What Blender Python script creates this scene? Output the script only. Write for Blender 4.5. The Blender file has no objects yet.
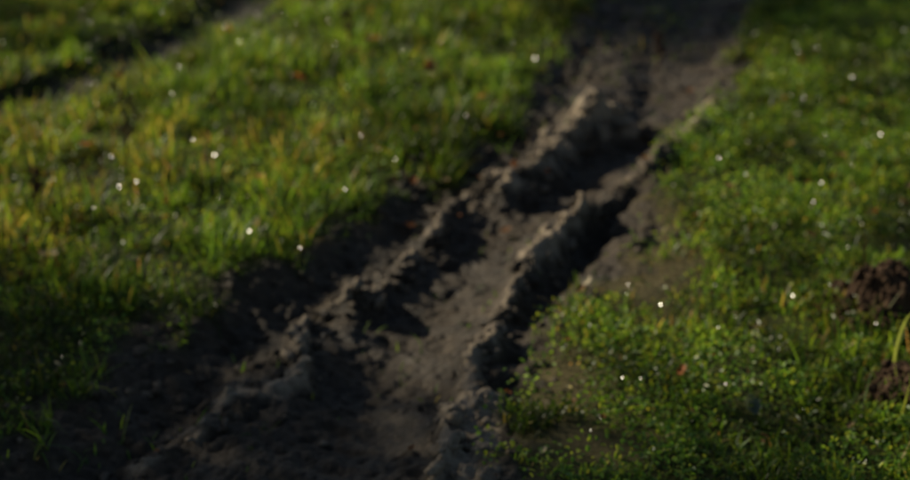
import bpy, math, numpy as np
from mathutils import Vector
rng=np.random.default_rng(7)
scene=bpy.context.scene
CAMH=1.4; PITCH=math.radians(22); F=60.0
cp,sp=math.cos(PITCH),math.sin(PITCH)
# survey helper: field-sketch coordinates -> ground coordinates (metres)
def G(u,v,z=0.0):
    a=(u-455)/910*36/F; b=(240-v)/910*36/F
    t=(CAMH-z)/(sp-b*cp)
    return (t*a, t*(cp+b*sp))
def P(pts,z=0.0): return np.array([G(u,v,z) for u,v in pts])
SUN_EL=math.radians(24); sh=np.array([-0.87,0.50]); sh/=np.linalg.norm(sh)
S=np.array([sh[0]*math.cos(SUN_EL),sh[1]*math.cos(SUN_EL),math.sin(SUN_EL)])

# ---------- noise
def hsh(i,j,seed):
    i=i.astype(np.int64); j=j.astype(np.int64)
    n=(i*374761393+j*668265263+seed*1274126177)&0xffffffff
    n=((n^(n>>13))*1274126177)&0xffffffff
    n=n^(n>>16)
    return (n&0xffffff)/float(0xffffff)
def vn(x,y,seed=0):
    i=np.floor(x); j=np.floor(y); fx=x-i; fy=y-j
    fx=fx*fx*fx*(fx*(fx*6-15)+10); fy=fy*fy*fy*(fy*(fy*6-15)+10)
    a=hsh(i,j,seed); b=hsh(i+1,j,seed); c=hsh(i,j+1,seed); d=hsh(i+1,j+1,seed)
    return (a*(1-fx)+b*fx)*(1-fy)+(c*(1-fx)+d*fx)*fy
def fbm(x,y,f,o=4,seed=0,g=0.5):
    s=0; a=1; t=0
    for k in range(o):
        s=s+a*(vn(x*f+k*17.3,y*f-k*9.1,seed+k)*2-1); t+=a; a*=g; f*=2.03
    return s/t
def cell(x,y,f,seed):
    X=x*f; Y=y*f; i0=np.floor(X); j0=np.floor(Y)
    f1=np.full(x.shape,9.0); f2=np.full(x.shape,9.0); val=np.zeros(x.shape)
    for di in (-1,0,1):
        for dj in (-1,0,1):
            i=i0+di; j=j0+dj
            cx=i+hsh(i,j,seed); cy=j+hsh(i,j,seed+1)
            d=np.hypot(X-cx,Y-cy)
            n=d<f1
            f2=np.where(n,f1,np.minimum(f2,d))
            val=np.where(n,hsh(i,j,seed+2),val); f1=np.where(n,d,f1)
    return f1,f2,val
def ss(a,b,x):
    t=np.clip((x-a)/(b-a),0,1); return t*t*(3-2*t)
def dline(x,y,L):
    d=np.full(x.shape,1e9)
    for a,b in zip(L[:-1],L[1:]):
        v=b-a; l=v@v
        t=np.clip(((x-a[0])*v[0]+(y-a[1])*v[1])/l,0,1)
        d=np.minimum(d,np.hypot(x-a[0]-t*v[0],y-a[1]-t*v[1]))
    return d
def inpoly(x,y,Q):
    ins=np.zeros(x.shape,bool); n=len(Q)
    for k in range(n):
        x1,y1=Q[k]; x2,y2=Q[(k+1)%n]
        if y1==y2: continue
        c=((y1>y)!=(y2>y))&(x<(x2-x1)*(y-y1)/(y2-y1)+x1)
        ins^=c
    return ins

left=[(-200,640),(-40,500),(30,430),(85,370),(158,318),(245,270),(335,228),(415,188),(465,150),(510,110),(550,62),(578,10),(605,-60),(650,-160)]
right=[(840,-160),(795,-60),(768,0),(750,50),(735,90),(722,130),(690,165),(660,190),(655,230),(622,270),(585,300),(562,345),(540,400),(520,460),(500,520),(470,640)]
POLY=P(left+right)
POLY=np.vstack([POLY[:len(left)],[POLY[len(left)-1]+[4,25]],[POLY[len(left)]+[4,25]],POLY[len(left):]])
UPRUT=P([(-260,190),(-100,140),(0,105),(70,82),(150,50),(230,12),(300,-25),(400,-80),(520,-150)])
R1=P([(60,500),(130,440),(225,350),(280,305),(340,262),(400,225),(450,190),(500,150),(545,105),(580,50)],-.03)
R2=P([(270,560),(330,470),(368,400),(400,340),(440,290),(482,245),(525,215),(570,190),(612,160),(650,133),(666,100),(676,60),(692,10),(715,-60),(760,-160)],-.05)
R3=P([(535,335),(550,305),(568,275),(592,240),(612,216)],-.03)
R3b=P([(512,420),(520,380)],-.03)
RA=P([(425,520),(440,470),(450,430),(462,395),(475,355),(492,320),(512,280),(530,250),(555,225),(585,200),(612,182),(650,163),(672,148)],.03)
RA3=P([(676,142),(695,124),(708,104)],.03)
RA2=P([(482,520),(484,470),(486,430),(486,390)],.01)
RB=P([(292,372),(298,330),(318,302),(372,294),(392,270),(430,240),(462,200),(500,180)],-.02)
RB2=P([(505,176),(540,156),(565,132),(585,114)],.03)
RB3=P([(588,110),(625,112)],.03)
RC=P([(120,470),(180,432),(215,402),(255,390),(292,373)],-.02)
CENT=P([(250,480),(360,300),(520,180),(640,80),(690,0)],0)

def terrain(x,y):
    near=np.exp(-((np.hypot(x,y-4)/14)**2))
    wob=fbm(x,y,4,3,11)*0.10+fbm(x,y,22,2,31)*0.08
    inside=inpoly(x,y,POLY)
    d=dline(x,y,np.vstack([POLY,POLY[:1]]))
    sd=np.where(inside,d,-d)
    m=ss(-0.04,0.06,sd+wob)
    du=dline(x,y,UPRUT); mu=ss(0.20,0.08,du+wob*0.8)
    h=0.03*fbm(x,y,0.7,2,5)+0.016*fbm(x,y,4,3,8)*(1-.5*m)
    wx=x+fbm(x,y,9,3,51)*0.036; wy=y+fbm(x,y,9,3,52)*0.036
    h=h-0.028*m*ss(0,0.15,sd) -0.045*mu
    r1=np.exp(-(dline(wx,wy,R1)/0.085)**2); r2=np.exp(-(dline(x,y,R2)/0.12)**2.6)
    pit=ss(.25,.6,vn(x*9,y*6,75))
    r3=(.2+.75*pit)*np.exp(-(dline(wx,wy,R3)/0.036)**2)+.6*np.exp(-(dline(wx,wy,R3b)/0.035)**2)
    h=h-0.026*r1-0.034*r2-0.036*r3
    ch=0.45+0.65*vn(x*8,y*8,71)+.35*vn(x*24,y*24,74)
    chA=0.30+0.75*ss(.2,.65,vn(x*9,y*7,76))+.4*vn(x*24,y*24,74)
    dA=dline(wx,wy,RA); ra=np.exp(-(dA/0.030)**1.7)*chA
    ra=ra+np.exp(-(dline(wx,wy,RA3)/0.045)**2)*(.5+.8*vn(x*12,y*12,77))
    ra2=np.exp(-(dline(wx,wy,RA2)/0.04)**2)*ch
    gap=ss(.38,.62,vn(x*10,y*10,72)+.25*vn(x*27,y*27,78))
    rb=np.exp(-(dline(wx,wy,RB)/0.024)**2)*gap*(.5+.7*vn(x*19,y*19,79))
    rb2=np.exp(-(dline(wx,wy,RB2)/0.065)**2)*ch+.8*np.exp(-(dline(wx,wy,RB3)/0.07)**2)*ch
    rc=np.exp(-(dline(wx,wy,RC)/0.04)**2)*(0.4+0.9*vn(x*9,y*9,73))
    h=h+0.045*ra+0.022*ra2+0.030*rb+0.062*rb2+0.022*rc
    rid=np.clip(ra+ra2+rb+rb2+rc,0,1.2)
    # broken clods
    f1,f2,cv=cell(x+fbm(x,y,24,3,81)*.022,y+fbm(x,y,24,3,82)*.022,24,90)
    f1b,f2b,cvb=cell(x+fbm(x,y,60,2,83)*.010,y+fbm(x,y,60,2,84)*.010,52,95)
    amp=m*(0.40+0.5*rid)*(1-.6*np.clip(r2,0,1))
    h=h+amp*(0.028*(cv-.45)*ss(0,.5,f2-f1)) + amp*0.016*(cvb-.5)*ss(0,.5,f2b-f1b)
    h=h+m*(0.026*fbm(x,y,9,4,21,.62)*(1-.35*r2)+0.008*fbm(x,y,45,3,22))
    lug=np.sin((y*0.86+x*0.5)*2*math.pi/0.075+2.5*fbm(x,y,3,2,33))
    h=h+0.006*np.clip(r2,0,1)*m*ss(-.3,.5,lug)*ss(.3,.6,vn(x*4,y*4,34))
    h=h*near
    dry_lit=np.clip(ss(.40,1.0,rid*.9+(vn(x*15,y*15,48)-.5)*.8+(cvb-.5)*.35)+.10*cvb,0,1)  # dry mud tone, strengthened on crests to paint in their sunlit edges
    grass=np.clip(1-m*1.05,0,1)*(1-mu*.9)
    bx,by=G(632,238)
    worn=np.exp(-(((x-bx)/.17)**2+((y-by)/.42)**2)**1.2); bx,by=G(560,375)
    worn=np.maximum(worn,.7*np.exp(-(((x-bx)/.08)**2+((y-by)/.22)**2)))
    bx,by=G(590,440)
    worn=np.maximum(worn,.7*np.exp(-(((x-bx)/.13)**2+((y-by)/.10)**2)))
    grass=grass*(1-.9*ss(.2,.65,worn*(.4+1.1*vn(x*14,y*14,45))))
    thin=ss(.64,.82,vn(x*3.1,y*3.1,46)*.6+vn(x*11,y*11,47)*.4)
    grass=grass*(1-.5*thin)
    return h,m,np.maximum(mu*.95,m),dry_lit,grass,worn

def axis(a,b,step,far,g=1.28):
    c=list(np.arange(a,b,step)); s=step; lo=[];hi=[];p=a
    while p>-far: s*=g; p-=s; lo.append(p)
    s=step;p=c[-1]
    while p<far: s*=g; p+=s; hi.append(p)
    return np.array(lo[::-1]+c+hi)
xs=axis(-2.4,2.5,0.0068,400); ys=axis(2.0,7.0,0.0072,400)
XX,YY=np.meshgrid(xs,ys); x=XX.ravel(); y=YY.ravel()
h,m,mm,dry_lit,gr,worn=terrain(x,y)
nx,ny=len(xs),len(ys)
def build(name,co,faces_k,idx,mat,col=None,smooth=True):
    me=bpy.data.meshes.new(name)
    nf=len(idx)//faces_k
    me.vertices.add(len(co)); me.vertices.foreach_set('co',np.ascontiguousarray(co,dtype=np.float32).ravel())
    me.loops.add(len(idx)); me.loops.foreach_set('vertex_index',np.ascontiguousarray(idx,dtype=np.int32))
    me.polygons.add(nf)
    me.polygons.foreach_set('loop_start',np.arange(0,len(idx),faces_k,dtype=np.int32))
    me.polygons.foreach_set('loop_total',np.full(nf,faces_k,dtype=np.int32))
    me.polygons.foreach_set('use_smooth',np.full(nf,smooth))
    if col is not None:
        a=me.color_attributes.new('Col','FLOAT_COLOR','POINT')
        c=np.ones((len(co),4),np.float32); c[:,:3]=col
        a.data.foreach_set('color',c.ravel())
    me.update(calc_edges=True)
    o=bpy.data.objects.new(name,me); scene.collection.objects.link(o)
    if mat: me.materials.append(mat)
    return o
def newmat(n):
    mt=bpy.data.materials.new(n); mt.use_nodes=True; nt=mt.node_tree; nt.nodes.clear()
    return mt,nt,nt.nodes,nt.links
def N(ns,t,**k):
    n=ns.new(t)
    for a,b in k.items(): setattr(n,a,b)
    return n
def mixc(ns,lk,f,a,b,mode='MIX'):
    n=ns.new('ShaderNodeMix'); n.data_type='RGBA'; n.blend_type=mode
    for s,v in ((0,f),(6,a),(7,b)):
        if isinstance(v,(int,float)): n.inputs[s].default_value=v
        elif isinstance(v,tuple): n.inputs[s].default_value=v+(1,) if len(v)==3 else v
        else: lk.new(v,n.inputs[s])
    return n.outputs[2]
def noise(ns,lk,scale,detail=5,rough=.6):
    tc=ns.new('ShaderNodeNewGeometry'); n=ns.new('ShaderNodeTexNoise'); n.inputs['Scale'].default_value=scale
    n.inputs['Detail'].default_value=detail; n.inputs['Roughness'].default_value=rough
    lk.new(tc.outputs['Position'],n.inputs['Vector']); return n.outputs['Fac']
def ramp(ns,lk,f,a,b,c=0,d=1):
    r=ns.new('ShaderNodeMapRange'); r.inputs[1].default_value=a; r.inputs[2].default_value=b; r.inputs[3].default_value=c; r.inputs[4].default_value=d; lk.new(f,r.inputs[0]); return r.outputs[0]

mt,nt,ns,lk=newmat('mud_and_soil')
out=N(ns,'ShaderNodeOutputMaterial'); b=N(ns,'ShaderNodeBsdfPrincipled'); lk.new(b.outputs[0],out.inputs[0])
at=N(ns,'ShaderNodeAttribute',attribute_name='Col'); sep=N(ns,'ShaderNodeSeparateColor'); lk.new(at.outputs['Color'],sep.inputs[0])
n1=noise(ns,lk,9); n2=noise(ns,lk,70,6,.7); n3=noise(ns,lk,260,3,.6)
mud=mixc(ns,lk,ramp(ns,lk,n1,.35,.65),(.018,.0120,.006),(.043,.029,.015))
mud=mixc(ns,lk,ramp(ns,lk,n2,.5,.75),mud,(.095,.068,.038))
mud=mixc(ns,lk,sep.outputs[1],mud,mixc(ns,lk,ramp(ns,lk,n2,.3,.7),(.20,.150,.095),(.46,.37,.26)))  # pale dry mud, doubling as painted sunlight along the ridge tops
soil=mixc(ns,lk,ramp(ns,lk,n2,.35,.65),(.030,.034,.011),(.060,.070,.017))
soil=mixc(ns,lk,sep.outputs[2],soil,mixc(ns,lk,ramp(ns,lk,n2,.3,.7),(.09,.070,.030),(.23,.18,.09)))
col=mixc(ns,lk,sep.outputs[0],soil,mud)
lk.new(col,b.inputs['Base Color'])
lk.new(ramp(ns,lk,n1,.3,.7,.34,.80),b.inputs['Roughness'])
lk.new(ramp(ns,lk,sep.outputs[0],0,1,.08,.30),b.inputs['Specular IOR Level'])
bp=N(ns,'ShaderNodeBump'); bp.inputs['Strength'].default_value=1; bp.inputs['Distance'].default_value=.012; lk.new(n2,bp.inputs['Height'])
bp2=N(ns,'ShaderNodeBump'); bp2.inputs['Strength'].default_value=.7; bp2.inputs['Distance'].default_value=.002; lk.new(n3,bp2.inputs['Height']); lk.new(bp.outputs[0],bp2.inputs['Normal'])
lk.new(bp2.outputs[0],b.inputs['Normal'])
ground_mat=mt
I,J=np.meshgrid(np.arange(nx-1),np.arange(ny-1)); a0=(J*nx+I).ravel()
idx=np.stack([a0,a0+1,a0+nx+1,a0+nx],1).ravel()
build('ground',np.stack([x,y,h],1),4,idx,ground_mat,np.stack([mm,dry_lit,worn],1))

# ---------- loose mud clods along the rut edges
import bmesh
bm=bmesh.new(); bmesh.ops.create_icosphere(bm,subdivisions=2,radius=1)
SV=np.array([v.co[:] for v in bm.verts]); SF=np.array([[v.index for v in f.verts] for f in bm.faces]); bm.free()
def online(L,n,sig):
    seg=np.linalg.norm(np.diff(L,axis=0),axis=1); c=np.r_[0,np.cumsum(seg)]; t=rng.uniform(0,c[-1],n)
    return np.interp(t,c,L[:,0])+rng.normal(0,sig,n),np.interp(t,c,L[:,1])+rng.normal(0,sig,n)
px=[];py=[];ps=[]
for L,n,sg,s0 in ((RA,340,.024,.0065),(RA3,40,.03,.010),(RA2,40,.035,.005),(RB,210,.024,.0075),(RB2,140,.045,.010),(RB3,60,.05,.010),(RC,80,.05,.005),(R1,340,.13,.0055),(R2,360,.11,.0038),(R3,80,.05,.005),(POLY[:14],260,.06,.006),(POLY[16:],260,.06,.005),(UPRUT,200,.08,.007)):
    a,c=online(L,n,sg); px.append(a);py.append(c); ps.append(s0*rng.lognormal(0,.45,n))
px,py,ps=map(np.concatenate,(px,py,ps)); k=py<9; px,py,ps=px[k],py[k],ps[k]; ps=np.clip(ps,.002,.016)
tz=terrain(px,py); pz=tz[0]; n=len(px)
sc=rng.uniform(.65,1.5,(n,1,3))*np.array([1,1,.7]); ang=rng.uniform(0,6.28,n)
v=SV[None]*sc
ph=rng.uniform(0,6.28,(n,3,1)); v=v*(1+.2*np.sin(v[:,:,0]*3.1+ph[:,0])[...,None]+.18*np.sin(v[:,:,1]*4.3+ph[:,1])[...,None]+.15*np.sin(v[:,:,2]*5+ph[:,2])[...,None]+rng.normal(0,.12,(n,len(SV),1)))
ca,sa=np.cos(ang)[:,None],np.sin(ang)[:,None]
v=np.stack([v[...,0]*ca-v[...,1]*sa,v[...,0]*sa+v[...,1]*ca,v[...,2]],-1)*ps[:,None,None]
v=v+np.stack([px,py,pz+ps*.02],1)[:,None,:]
idx=(SF[None]+(np.arange(n)*len(SV))[:,None,None]).ravel()
dr=np.clip(tz[3]*.8+rng.beta(1.0,4,n),0,1)
build('mud_clods',v.reshape(-1,3),3,idx,ground_mat,np.repeat(np.stack([np.ones(n),dr,np.zeros(n)],1),len(SV),0))

# ---------- foliage material
def leafmat(name,trans=.42,rough=.5,spec=.2):
    mt,nt,ns,lk=newmat(name)
    out=N(ns,'ShaderNodeOutputMaterial'); b=N(ns,'ShaderNodeBsdfPrincipled'); t=N(ns,'ShaderNodeBsdfTranslucent'); mx=N(ns,'ShaderNodeMixShader')
    at=N(ns,'ShaderNodeAttribute',attribute_name='Col')
    n=noise(ns,lk,120,2); c=mixc(ns,lk,.6,at.outputs['Color'],mixc(ns,lk,ramp(ns,lk,n,.3,.7),(.6,.6,.6),(1.3,1.3,1.3)),'MULTIPLY')
    lk.new(c,b.inputs['Base Color']); b.inputs['Roughness'].default_value=rough; b.inputs['Specular IOR Level'].default_value=spec
    tc=mixc(ns,lk,1.0,c,(2.05,1.8,.8),'MULTIPLY'); lk.new(tc,t.inputs[0])
    mx.inputs[0].default_value=trans; lk.new(b.outputs[0],mx.inputs[1]); lk.new(t.outputs[0],mx.inputs[2]); lk.new(mx.outputs[0],out.inputs[0])
    return mt
grass_mat=leafmat('grass_blades',.52,.42,.32); clover_mat=leafmat('clover_leaves',.48,.38,.38)

def blades(px,py,pz,H,W,az,lean,bend,col):
    n=len(px); lv=np.array([0,.38,.74,1.0]); wv=np.array([.8,1,.65,.06])
    dx,dy=np.cos(az),np.sin(az); tw=az+math.pi/2+rng.normal(0,.5,n); sx,sy=np.cos(tw),np.sin(tw)
    co=np.zeros((n,8,3)); cc=np.zeros((n,8,3))
    for k,(l,w) in enumerate(zip(lv,wv)):
        ang=lean+bend*l
        off=H*l*np.sin(ang); up=H*l*np.cos(ang)
        for s,j in ((-1,2*k),(1,2*k+1)):
            co[:,j,0]=px+dx*off+s*sx*W*w*.5; co[:,j,1]=py+dy*off+s*sy*W*w*.5; co[:,j,2]=pz+up-.003
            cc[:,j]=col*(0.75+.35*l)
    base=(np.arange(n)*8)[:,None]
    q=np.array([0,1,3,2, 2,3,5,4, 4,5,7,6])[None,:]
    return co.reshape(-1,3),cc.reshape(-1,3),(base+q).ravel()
GC=np.array([[.088,.172,.022],[.142,.228,.028],[.058,.122,.026],[.24,.265,.04],[.35,.28,.09],[.25,.15,.06]])
def patch(x,y):   # random clump tone; bright tufts and shaded gaps painted into leaf colour
    return (.48+.98*ss(.25,.75,vn(x*5.5,y*5.5,501)*.55+vn(x*15,y*15,502)*.45))[:,None]
def pick(n,x,y,yel):
    k=rng.random(n)
    w=np.stack([np.full(n,.34),np.full(n,.30),np.full(n,.24),.08+.28*yel,.03+.18*yel,.01+.10*yel],1); w/=w.sum(1,keepdims=True)
    c=(k[:,None]>np.cumsum(w,1)).sum(1).clip(0,5)
    return GC[c]*rng.uniform(.65,1.35,(n,1))*patch(x,y)
def scatter(n,x0,x1,y0,y1):
    x=rng.uniform(x0,x1,n); y=rng.uniform(y0,y1,n); return x,y
def trackx(y): return np.interp(y,CENT[:,1],CENT[:,0])
def field(n,x0,x1,y0,y1,wedge,wm=1.0):
    x,y=scatter(n,x0,x1,y0,y1)
    if wedge:
        k=np.abs(x)<0.34*y+.55; x,y=x[k],y[k]
    h,m,mm,dry_lit,g,wo=terrain(x,y)
    tuft=vn(x*7,y*7,201)*.6+vn(x*19,y*19,205)*.4; tl=vn(x*2.3,y*2.3,202)
    tuft=ss(.22,.78,tuft)
    keep=rng.random(len(x))<np.clip(g*(.40+.9*tuft),0,1)
    far=ss(4.9,6.2,y)*.12
    keep|=(rng.random(len(x))<(.03+far)*(1-g))*(tuft>.6)
    x,y,h,tuft,tl,g=[q[keep] for q in (x,y,h,tuft,tl,g)]; n=len(x)
    L=1-ss(-.15,.15,x-trackx(y))
    H=(.027+.019*L)*(.28+1.3*tuft)*(.7+.7*tl)*rng.lognormal(0,.32,n)*(0.5+.5*g)
    tall=rng.random(n)<(.012+.03*L); H=np.where(tall,H*1.8,H)
    H=np.clip(H,.008,.12)
    yel=L*ss(.35,.75,vn(x*1.7,y*1.7,203))*ss(2.4,3.6,y)+.35*(1-L)*ss(.5,.8,vn(x*2,y*2,204))
    W=rng.uniform(.0025,.0055,n)*wm
    az=rng.uniform(0,2*math.pi,n); lean=np.abs(rng.normal(.25,.4,n)); bend=np.abs(rng.normal(.45,.5,n))
    return blades(x,y,h,H,W,az,lean,bend,pick(n,x,y,yel))
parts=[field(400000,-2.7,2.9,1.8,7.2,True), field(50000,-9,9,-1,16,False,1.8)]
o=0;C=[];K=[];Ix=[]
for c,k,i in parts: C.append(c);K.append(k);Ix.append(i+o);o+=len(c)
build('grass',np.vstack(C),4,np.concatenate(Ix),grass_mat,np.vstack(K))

def leaves(px,py,pz,L,W,nrm_tilt,az,col,fold=.25):
    n=len(px); d=np.stack([np.cos(az),np.sin(az),np.zeros(n)],1)
    el=nrm_tilt; d=d*np.cos(el)[:,None]; d[:,2]=np.sin(el)
    s=np.stack([-np.sin(az),np.cos(az),np.zeros(n)],1)
    roll=rng.normal(0,.45,n); up=np.cross(d,s)
    s2=s*np.cos(roll)[:,None]+up*np.sin(roll)[:,None]; u2=np.cross(d,s2)
    u2=np.where(u2[:,2:3]<0,-u2,u2)
    p=np.stack([px,py,pz],1); L=L[:,None]; W=W[:,None]
    v=[p, p+d*L*.3+s2*W*.42+u2*W*fold, p+d*L*.75+s2*W*.45+u2*W*fold, p+d*L, p+d*L*.75-s2*W*.45+u2*W*fold, p+d*L*.3-s2*W*.42+u2*W*fold]
    co=np.stack(v,1).reshape(-1,3); base=(np.arange(n)*6)[:,None]
    idx=(base+np.array([0,1,2,3,0,3,4,5])[None,:]).ravel()
    return co,np.repeat(col,6,0),idx
x,y=scatter(430000,-2.7,2.9,1.8,7.2); k=np.abs(x)<.34*y+.5; x,y=x[k],y[k]
h,m,mm,dr,g,wo=terrain(x,y); R=ss(-.15,.15,x-trackx(y)); cl=ss(.2,.8,vn(x*6,y*6,301)*.6+vn(x*17,y*17,302)*.4)
k=rng.random(len(x))<g*(.35+.5*R)*ss(-.2,.65,cl); x,y,h,R,cl=[q[k] for q in (x,y,h,R,cl)]; n=len(x)
col=np.array([[.092,.187,.024],[.145,.243,.032],[.062,.132,.026],[.21,.262,.04]])[rng.integers(0,4,n)]*rng.uniform(.65,1.35,(n,1))*patch(x,y)
c,kk,i=leaves(x,y,h+rng.uniform(.004,.042,n)*(.25+1.2*cl),rng.uniform(.006,.015,n),rng.uniform(.005,.011,n),rng.normal(.2,.5,n),rng.uniform(0,6.28,n),col)
build('clover',c,4,i,clover_mat,kk,False)

# ---------- dew: thin wet films on leaves that mirror the low sun
mt,nt,ns,lk=newmat('dew_water'); out=N(ns,'ShaderNodeOutputMaterial'); b=N(ns,'ShaderNodeBsdfPrincipled'); lk.new(b.outputs[0],out.inputs[0])
b.inputs['Base Color'].default_value=(.10,.16,.05,1); b.inputs['Roughness'].default_value=.22; b.inputs['IOR'].default_value=1.45; b.inputs['Coat Weight'].default_value=.8; b.inputs['Coat Roughness'].default_value=.2
pts=[(170,20),(205,82),(173,105),(95,218),(88,58),(745,185),(718,172),(750,122),(812,215),(860,55),(880,140),(718,330),(792,306),(350,145),(250,240),(640,385),(12,130),(120,195),(660,310),(535,58),(600,430),(215,165),(55,185),(300,247),(130,105),(902,308),(590,440),(180,75),(228,82),(860,345)]
D=[G(u,v,.03) for u,v in pts]
xx,yy=scatter(2400,-2.3,2.3,2.2,6.6); _,_,_,_,gg,_=terrain(xx,yy)
D+= [(a,c) for a,c,g_ in zip(xx,yy,gg) if g_>.6]
D=np.array(D); hh=terrain(D[:,0],D[:,1])[0]
V=[];Fi=[]
for q,(dx,dy) in enumerate(D):
    p=np.array([dx,dy,hh[q]+rng.uniform(.04,.065)]); vdir=np.array([0,0,CAMH])-p; vdir/=np.linalg.norm(vdir)
    nrm=S+vdir; nrm/=np.linalg.norm(nrm); nrm=nrm+rng.normal(0,.06 if q<30 else .18,3); nrm/=np.linalg.norm(nrm)
    t=np.cross(nrm,[0,0,1]); t/=np.linalg.norm(t); bb=np.cross(nrm,t); r=rng.uniform(.0014,.0030) if q<30 else rng.uniform(.0007,.0021); b0=len(V)
    V.append(p+nrm*r*.06)
    for k in range(8):
        a=k*math.pi/4; V.append(p+r*(math.cos(a)*t+.8*math.sin(a)*bb))
    for k in range(8): Fi+= [b0,b0+1+k,b0+1+(k+1)%8]
build('dew_drops',np.array(V),3,np.array(Fi),mt)

# ---------- fallen leaves
dl=leafmat('dead_leaf',.3,.6)
V=[];Cc=[];Fi=[]
def leaf(u,v,size,col,z=.03,az=None,tilt=None):
    gx,gy=G(u,v,z); gh=terrain(np.array([gx]),np.array([gy]))[0][0]
    az=rng.uniform(0,6.28) if az is None else az; tilt=rng.normal(0,.4) if tilt is None else tilt
    b0=len(V); nu,nv=7,5
    for i in range(nu):
        s=i/(nu-1); w=math.sin(math.pi*min(1,s*.93+.04))**.75*.36*(1+.18*math.cos(i*2.9))
        for j in range(nv):
            t=(j/(nv-1)-.5)*2
            lx=(s-.5)*size; ly=t*w*size; lz=size*(.25*(s-.5)**2*2+.22*t*t*w*2+.02*math.sin(7*s+3*t))
            X=lx*math.cos(tilt)-lz*math.sin(tilt); Z=lx*math.sin(tilt)+lz*math.cos(tilt)
            V.append((gx+X*math.cos(az)-ly*math.sin(az),gy+X*math.sin(az)+ly*math.cos(az),gh+z+Z)); Cc.append(np.array(col)*(.85+.3*rng.random()))
    for i in range(nu-1):
        for j in range(nv-1):
            a=b0+i*nv+j; Fi.extend([a,a+1,a+nv+1,a+nv])
OR=(.30,.11,.035); BR=(.18,.09,.04); PA=(.42,.36,.24)
for a in [(118,66,.06,OR,.04),(86,143,.05,(.36,.16,.05),.04),(48,254,.05,(.36,.27,.15),.04),(680,369,.035,OR,.035),(752,404,.045,(.12,.15,.11),.02),(587,279,.030,(.55,.48,.34)),(569,383,.016,(.65,.62,.55)),(842,103,.045,OR,.04),(410,206,.035,OR,.02),(645,152,.03,OR,.02),(300,80,.055,OR,.045),(372,38,.06,OR,.045),(355,52,.05,BR,.04),(430,68,.06,BR,.04),(840,160,.045,BR,.04),(790,150,.04,(.3,.2,.08),.04),(258,182,.05,OR,.04),(60,30,.05,BR,.04),(230,30,.05,OR,.04),(810,235,.025,BR),(620,355,.02,BR),(480,100,.05,(.3,.2,.1)),(752,345,.02,PA),(690,75,.04,BR),(875,215,.03,BR),(165,215,.03,BR)]: leaf(*a)
for k in range(190):
    u,v=rng.uniform(-100,1000),rng.uniform(-30,460); gx,gy=G(u,v)
    if terrain(np.array([gx]),np.array([gy]))[4][0]>.5 or rng.random()<.25:
        leaf(u,v,rng.uniform(.012,.038) if v<300 else rng.uniform(.010,.02),[BR,BR,PA,OR,(.22,.15,.08)][rng.integers(0,5)],rng.uniform(.005,.04))
build('fallen_leaves',np.array(V),4,np.array(Fi),dl,np.array(Cc))

# ---------- molehills: crumbly heaps
mt,nt,ns,lk=newmat('molehill_soil'); out=N(ns,'ShaderNodeOutputMaterial'); b=N(ns,'ShaderNodeBsdfPrincipled'); lk.new(b.outputs[0],out.inputs[0])
n2=noise(ns,lk,110,5,.7); lk.new(mixc(ns,lk,ramp(ns,lk,n2,.3,.7),(.030,.017,.009),(.085,.050,.028)),b.inputs['Base Color']); b.inputs['Roughness'].default_value=.9; b.inputs['Specular IOR Level'].default_value=.2
bp=N(ns,'ShaderNodeBump'); bp.inputs['Distance'].default_value=.004; lk.new(n2,bp.inputs['Height']); lk.new(bp.outputs[0],b.inputs['Normal'])
from mathutils import Matrix
def molehill(name,u,v,rad,hgt,seed):
    gx,gy=G(u,v,.02); r=np.random.default_rng(seed)
    g=np.linspace(-1.25,1.25,90); A,B=np.meshgrid(g,g); a=A.ravel()*rad; c=B.ravel()*rad
    rr=np.hypot(a,c)/rad+fbm(a,c,18,3,seed)*.25
    f1,f2,cv=cell(a,c,70,seed+9)
    z=hgt*np.exp(-(rr/.66)**2.6)+.018*(cv-.5)*ss(0,.25,f2-f1)*ss(1.2,.7,rr)+.014*fbm(a,c,40,3,seed+2)*ss(1.25,.8,rr)
    gh=terrain(a+gx,c+gy)[0]; z=z+gh-.012*ss(.85,1.15,rr)
    I,J=np.meshgrid(np.arange(89),np.arange(89)); q=(J*90+I).ravel(); idx=np.stack([q,q+1,q+91,q+90],1)
    bm=bmesh.new(); vs=[bm.verts.new((a[i]+gx,c[i]+gy,z[i])) for i in range(len(a))]
    for f in idx: bm.faces.new([vs[i] for i in f])
    for k in range(220):
        th=r.uniform(0,6.28); d=rad*min(1.3,abs(r.normal(.55,.35))); px,py=d*math.cos(th),d*math.sin(th)
        i=np.argmin((a-px)**2+(c-py)**2); s=r.uniform(.003,.012)
        M=Matrix.Translation((px+gx,py+gy,z[i]+s*.4))
        res=bmesh.ops.create_icosphere(bm,subdivisions=1,radius=s,matrix=M)
        for vv in res['verts']:
            o=vv.co-M.translation; vv.co=M.translation+Vector((o.x*r.uniform(.7,1.35),o.y*r.uniform(.7,1.35),o.z*r.uniform(.6,1.1)))
    me=bpy.data.meshes.new(name); bm.to_mesh(me); bm.free(); me.materials.append(mt)
    o=bpy.data.objects.new(name,me); scene.collection.objects.link(o)
molehill('molehill',886,302,.155,.10,3)
molehill('molehill.001',914,388,.12,.055,8)

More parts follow.
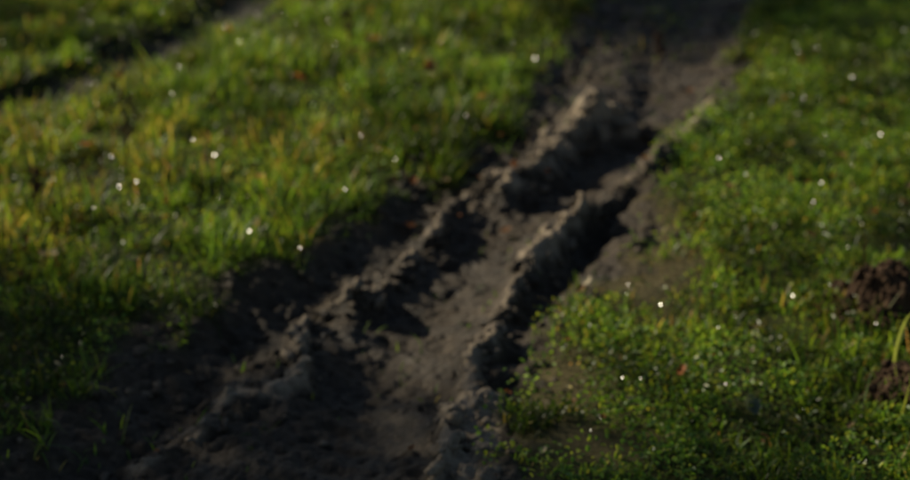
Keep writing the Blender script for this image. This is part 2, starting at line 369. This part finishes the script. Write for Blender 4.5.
def tube(V,Fi,pts,rads,sides=6):
    b0=len(V); pts=[np.array(p,float) for p in pts]
    for k,p in enumerate(pts):
        d=pts[min(k+1,len(pts)-1)]-pts[max(k-1,0)]; d/=np.linalg.norm(d)
        s=np.cross(d,[.3,.9,.1]); s/=np.linalg.norm(s); t=np.cross(d,s)
        for j in range(sides):
            a=2*math.pi*j/sides; V.append(p+rads[k]*(math.cos(a)*s+math.sin(a)*t))
    for k in range(len(pts)-1):
        for j in range(sides):
            a=b0+k*sides+j; c=b0+k*sides+(j+1)%sides; Fi.extend([a,c,c+sides,a+sides])
def ribbon(name,pts3,w,col):
    V=[];Fi=[]
    n=len(pts3)
    for k,p in enumerate(pts3):
        ww=w*math.sin(math.pi*min(.97,.25+.75*k/(n-1)))
        V+= [(p[0]-ww/2,p[1],p[2]),(p[0],p[1]+.001,p[2]-ww*.15),(p[0]+ww/2,p[1],p[2])]
    for k in range(n-1): a=3*k; Fi+=[a,a+1,a+4,a+3, a+1,a+2,a+5,a+4]
    build(name,np.array(V),4,np.array(Fi),grass_mat,np.tile(np.array(col),(len(V),1)))
gx,gy=G(886,362,0)
ribbon('grass_blade',[(gx+.05*(s**2.2),gy-.05,.0+.14*math.sin(s*1.75)) for s in np.linspace(0,1,12)],.007,(.28,.35,.12))
gx,gy=G(893,410,0)
ribbon('grass_blade.001',[(gx+.012*s,gy-.05,.10*s) for s in np.linspace(0,1,8)],.005,(.22,.27,.07))
def weed(name,u,v,H,seed):
    r=np.random.default_rng(seed); gx,gy=G(u,v); gz=terrain(np.array([gx]),np.array([gy]))[0][0]; V=[];Fi=[]
    pts=[(gx+.012*math.sin(3*s)+.01*s,gy+.01*s,gz+H*s) for s in np.linspace(0,1,9)]
    tube(V,Fi,pts,np.linspace(.0034,.0012,9))
    for k in range(13):
        s=r.uniform(.3,.97); p=np.array([gx+.012*math.sin(3*s)+.01*s,gy+.01*s,gz+H*s]); th=r.uniform(0,6.28); l=H*r.uniform(.12,.25)
        e=p+l*np.array([math.cos(th)*.6,math.sin(th)*.6,.75]); tube(V,Fi,[p,(p+e)/2+[0,0,-.004],e],[.0015,.0012,.0008])
        for q in range(6):
            c=p+(e-p)*r.uniform(.5,1.05)+r.normal(0,.004,3); tube(V,Fi,[c-[0,0,.005],c,c+[0,0,.005]],[.0008,.0040,.0006],5)
    build(name,np.array(V),4,np.array(Fi),dl,np.tile(np.array([.085,.045,.028]),(len(V),1)))
weed('dry_weed',124,178,.28,1); weed('dry_weed.001',30,215,.13,2); weed('dry_weed.002',345,60,.15,4)
weed('dry_weed.003',655,60,.14,5)

# ---------- trees to the left of the track whose shade falls across it
bark,nt,ns,lk=newmat('bark'); out=N(ns,'ShaderNodeOutputMaterial'); b=N(ns,'ShaderNodeBsdfPrincipled'); lk.new(b.outputs[0],out.inputs[0])
nn=noise(ns,lk,14); lk.new(mixc(ns,lk,nn,(.05,.038,.028),(.14,.11,.085)),b.inputs['Base Color']); b.inputs['Roughness'].default_value=.9
treeleaf=leafmat('tree_leaves',.3)
def tree(name,base,crowns,nl,tr=.09):
    base=np.array(base,float); e=bpy.data.objects.new(name,None); scene.collection.objects.link(e)
    V=[];Fi=[]; top=np.mean([c[0] for c in crowns],0)
    zf=min(c[0][2]-c[1][2] for c in crowns); fork=base+(top-base)*min(.6,max(.35,zf/top[2]*.8)); fork[:2]=base[:2]+(fork[:2]-base[:2])*.4
    tube(V,Fi,[base-[0,0,.1],base+(fork-base)*.5+[.05,0,0],fork],[tr*1.3,tr,tr*.75],10)
    LC=[];LK=[];LI=[];o=0
    for c,r,den in crowns:
        c=np.array(c);r=np.array(r); mid=(fork+c)/2+[0,.1,-.1]
        tube(V,Fi,[fork,mid,c,c+[0,0,r[2]*.7]],[tr*.6,tr*.4,tr*.25,.01],8)
        for k in range(14):
            d=rng.normal(size=3); d/=np.linalg.norm(d); s=c+d*r*.15; t=c+d*r*.92; tube(V,Fi,[s,(s+t)/2+rng.normal(0,.05,3),t],[tr*.16,tr*.1,.004],5)
        nc=70; d=rng.normal(size=(nc,3)); d/=np.linalg.norm(d,axis=1,keepdims=True); cc=c+d*r*(rng.random((nc,1))**.4)
        n=int(nl*den); p=cc[rng.integers(0,nc,n)]+rng.normal(0,.15,(n,3))*np.minimum(1,r/.6)
        col=np.array([[.04,.08,.015]])*rng.uniform(.6,1.5,(n,1))
        a,k_,i=leaves(p[:,0],p[:,1],p[:,2],rng.uniform(.05,.09,n),rng.uniform(.035,.06,n),rng.normal(-.2,.6,n),rng.uniform(0,6.28,n),col); LC.append(a);LK.append(k_);LI.append(i+o);o+=len(a)
    a=build('trunk',np.array(V),4,np.array(Fi),bark); a.parent=e
    a=build('crown',np.vstack(LC),4,np.concatenate(LI),treeleaf,np.vstack(LK)); a.parent=e
def up(gx,gy,k): return (gx+S[0]*k,gy+S[1]*k,S[2]*k)
c1=up(-1.35,2.46,7.0); c2=up(.65,1.60,6.8)
tree('young_tree',(c1[0]+.1,c1[1]-.5,0),[(c1,(.95,.97,.75),1.0),(c2,(.8,.78,.6),.6)],6200)
c3=up(.95,6.25,8.0); c3b=up(1.6,8.6,8.4)
tree('young_tree.001',(c3[0]-.1,c3[1]+.4,0),[(c3,(.72,.78,.40),1.1),(c3b,(.9,.8,.7),1)],2600,.07)
c4=up(-1.95,5.6,6.0); c4b=up(-2.0,7.6,6.6)
tree('young_tree.002',(c4[0],c4[1]+.5,0),[(c4,(.45,.45,.2),.6),(c4b,(.7,.6,.5),1)],1500,.05)

# ---------- light, world, camera
sun=bpy.data.lights.new('sun','SUN'); sun.energy=5.0; sun.angle=math.radians(.53); sun.color=(1,.88,.66)
so=bpy.data.objects.new('sun',sun); scene.collection.objects.link(so); so.rotation_euler=Vector(S).to_track_quat('Z','Y').to_euler()
w=bpy.data.worlds.new('World'); scene.world=w; w.use_nodes=True; ns=w.node_tree.nodes; lk=w.node_tree.links
bg=ns['Background']; sk=ns.new('ShaderNodeTexSky'); sk.sky_type='NISHITA'; sk.sun_disc=False; sk.sun_elevation=SUN_EL; sk.sun_rotation=math.atan2(S[0],S[1])
lk.new(sk.outputs[0],bg.inputs[0]); bg.inputs[1].default_value=.055
cam=bpy.data.cameras.new('camera'); cam.lens=F; cam.sensor_width=36; cam.clip_end=2000; cam.clip_start=.05
co=bpy.data.objects.new('camera',cam); scene.collection.objects.link(co); co.location=(0,0,CAMH); co.rotation_euler=(math.pi/2-PITCH,0,0)
cam.dof.use_dof=True; cam.dof.focus_distance=2.12; cam.dof.aperture_fstop=2.8
scene.camera=co
scene.view_settings.view_transform='Standard'; scene.view_settings.look='None'; scene.view_settings.exposure=0
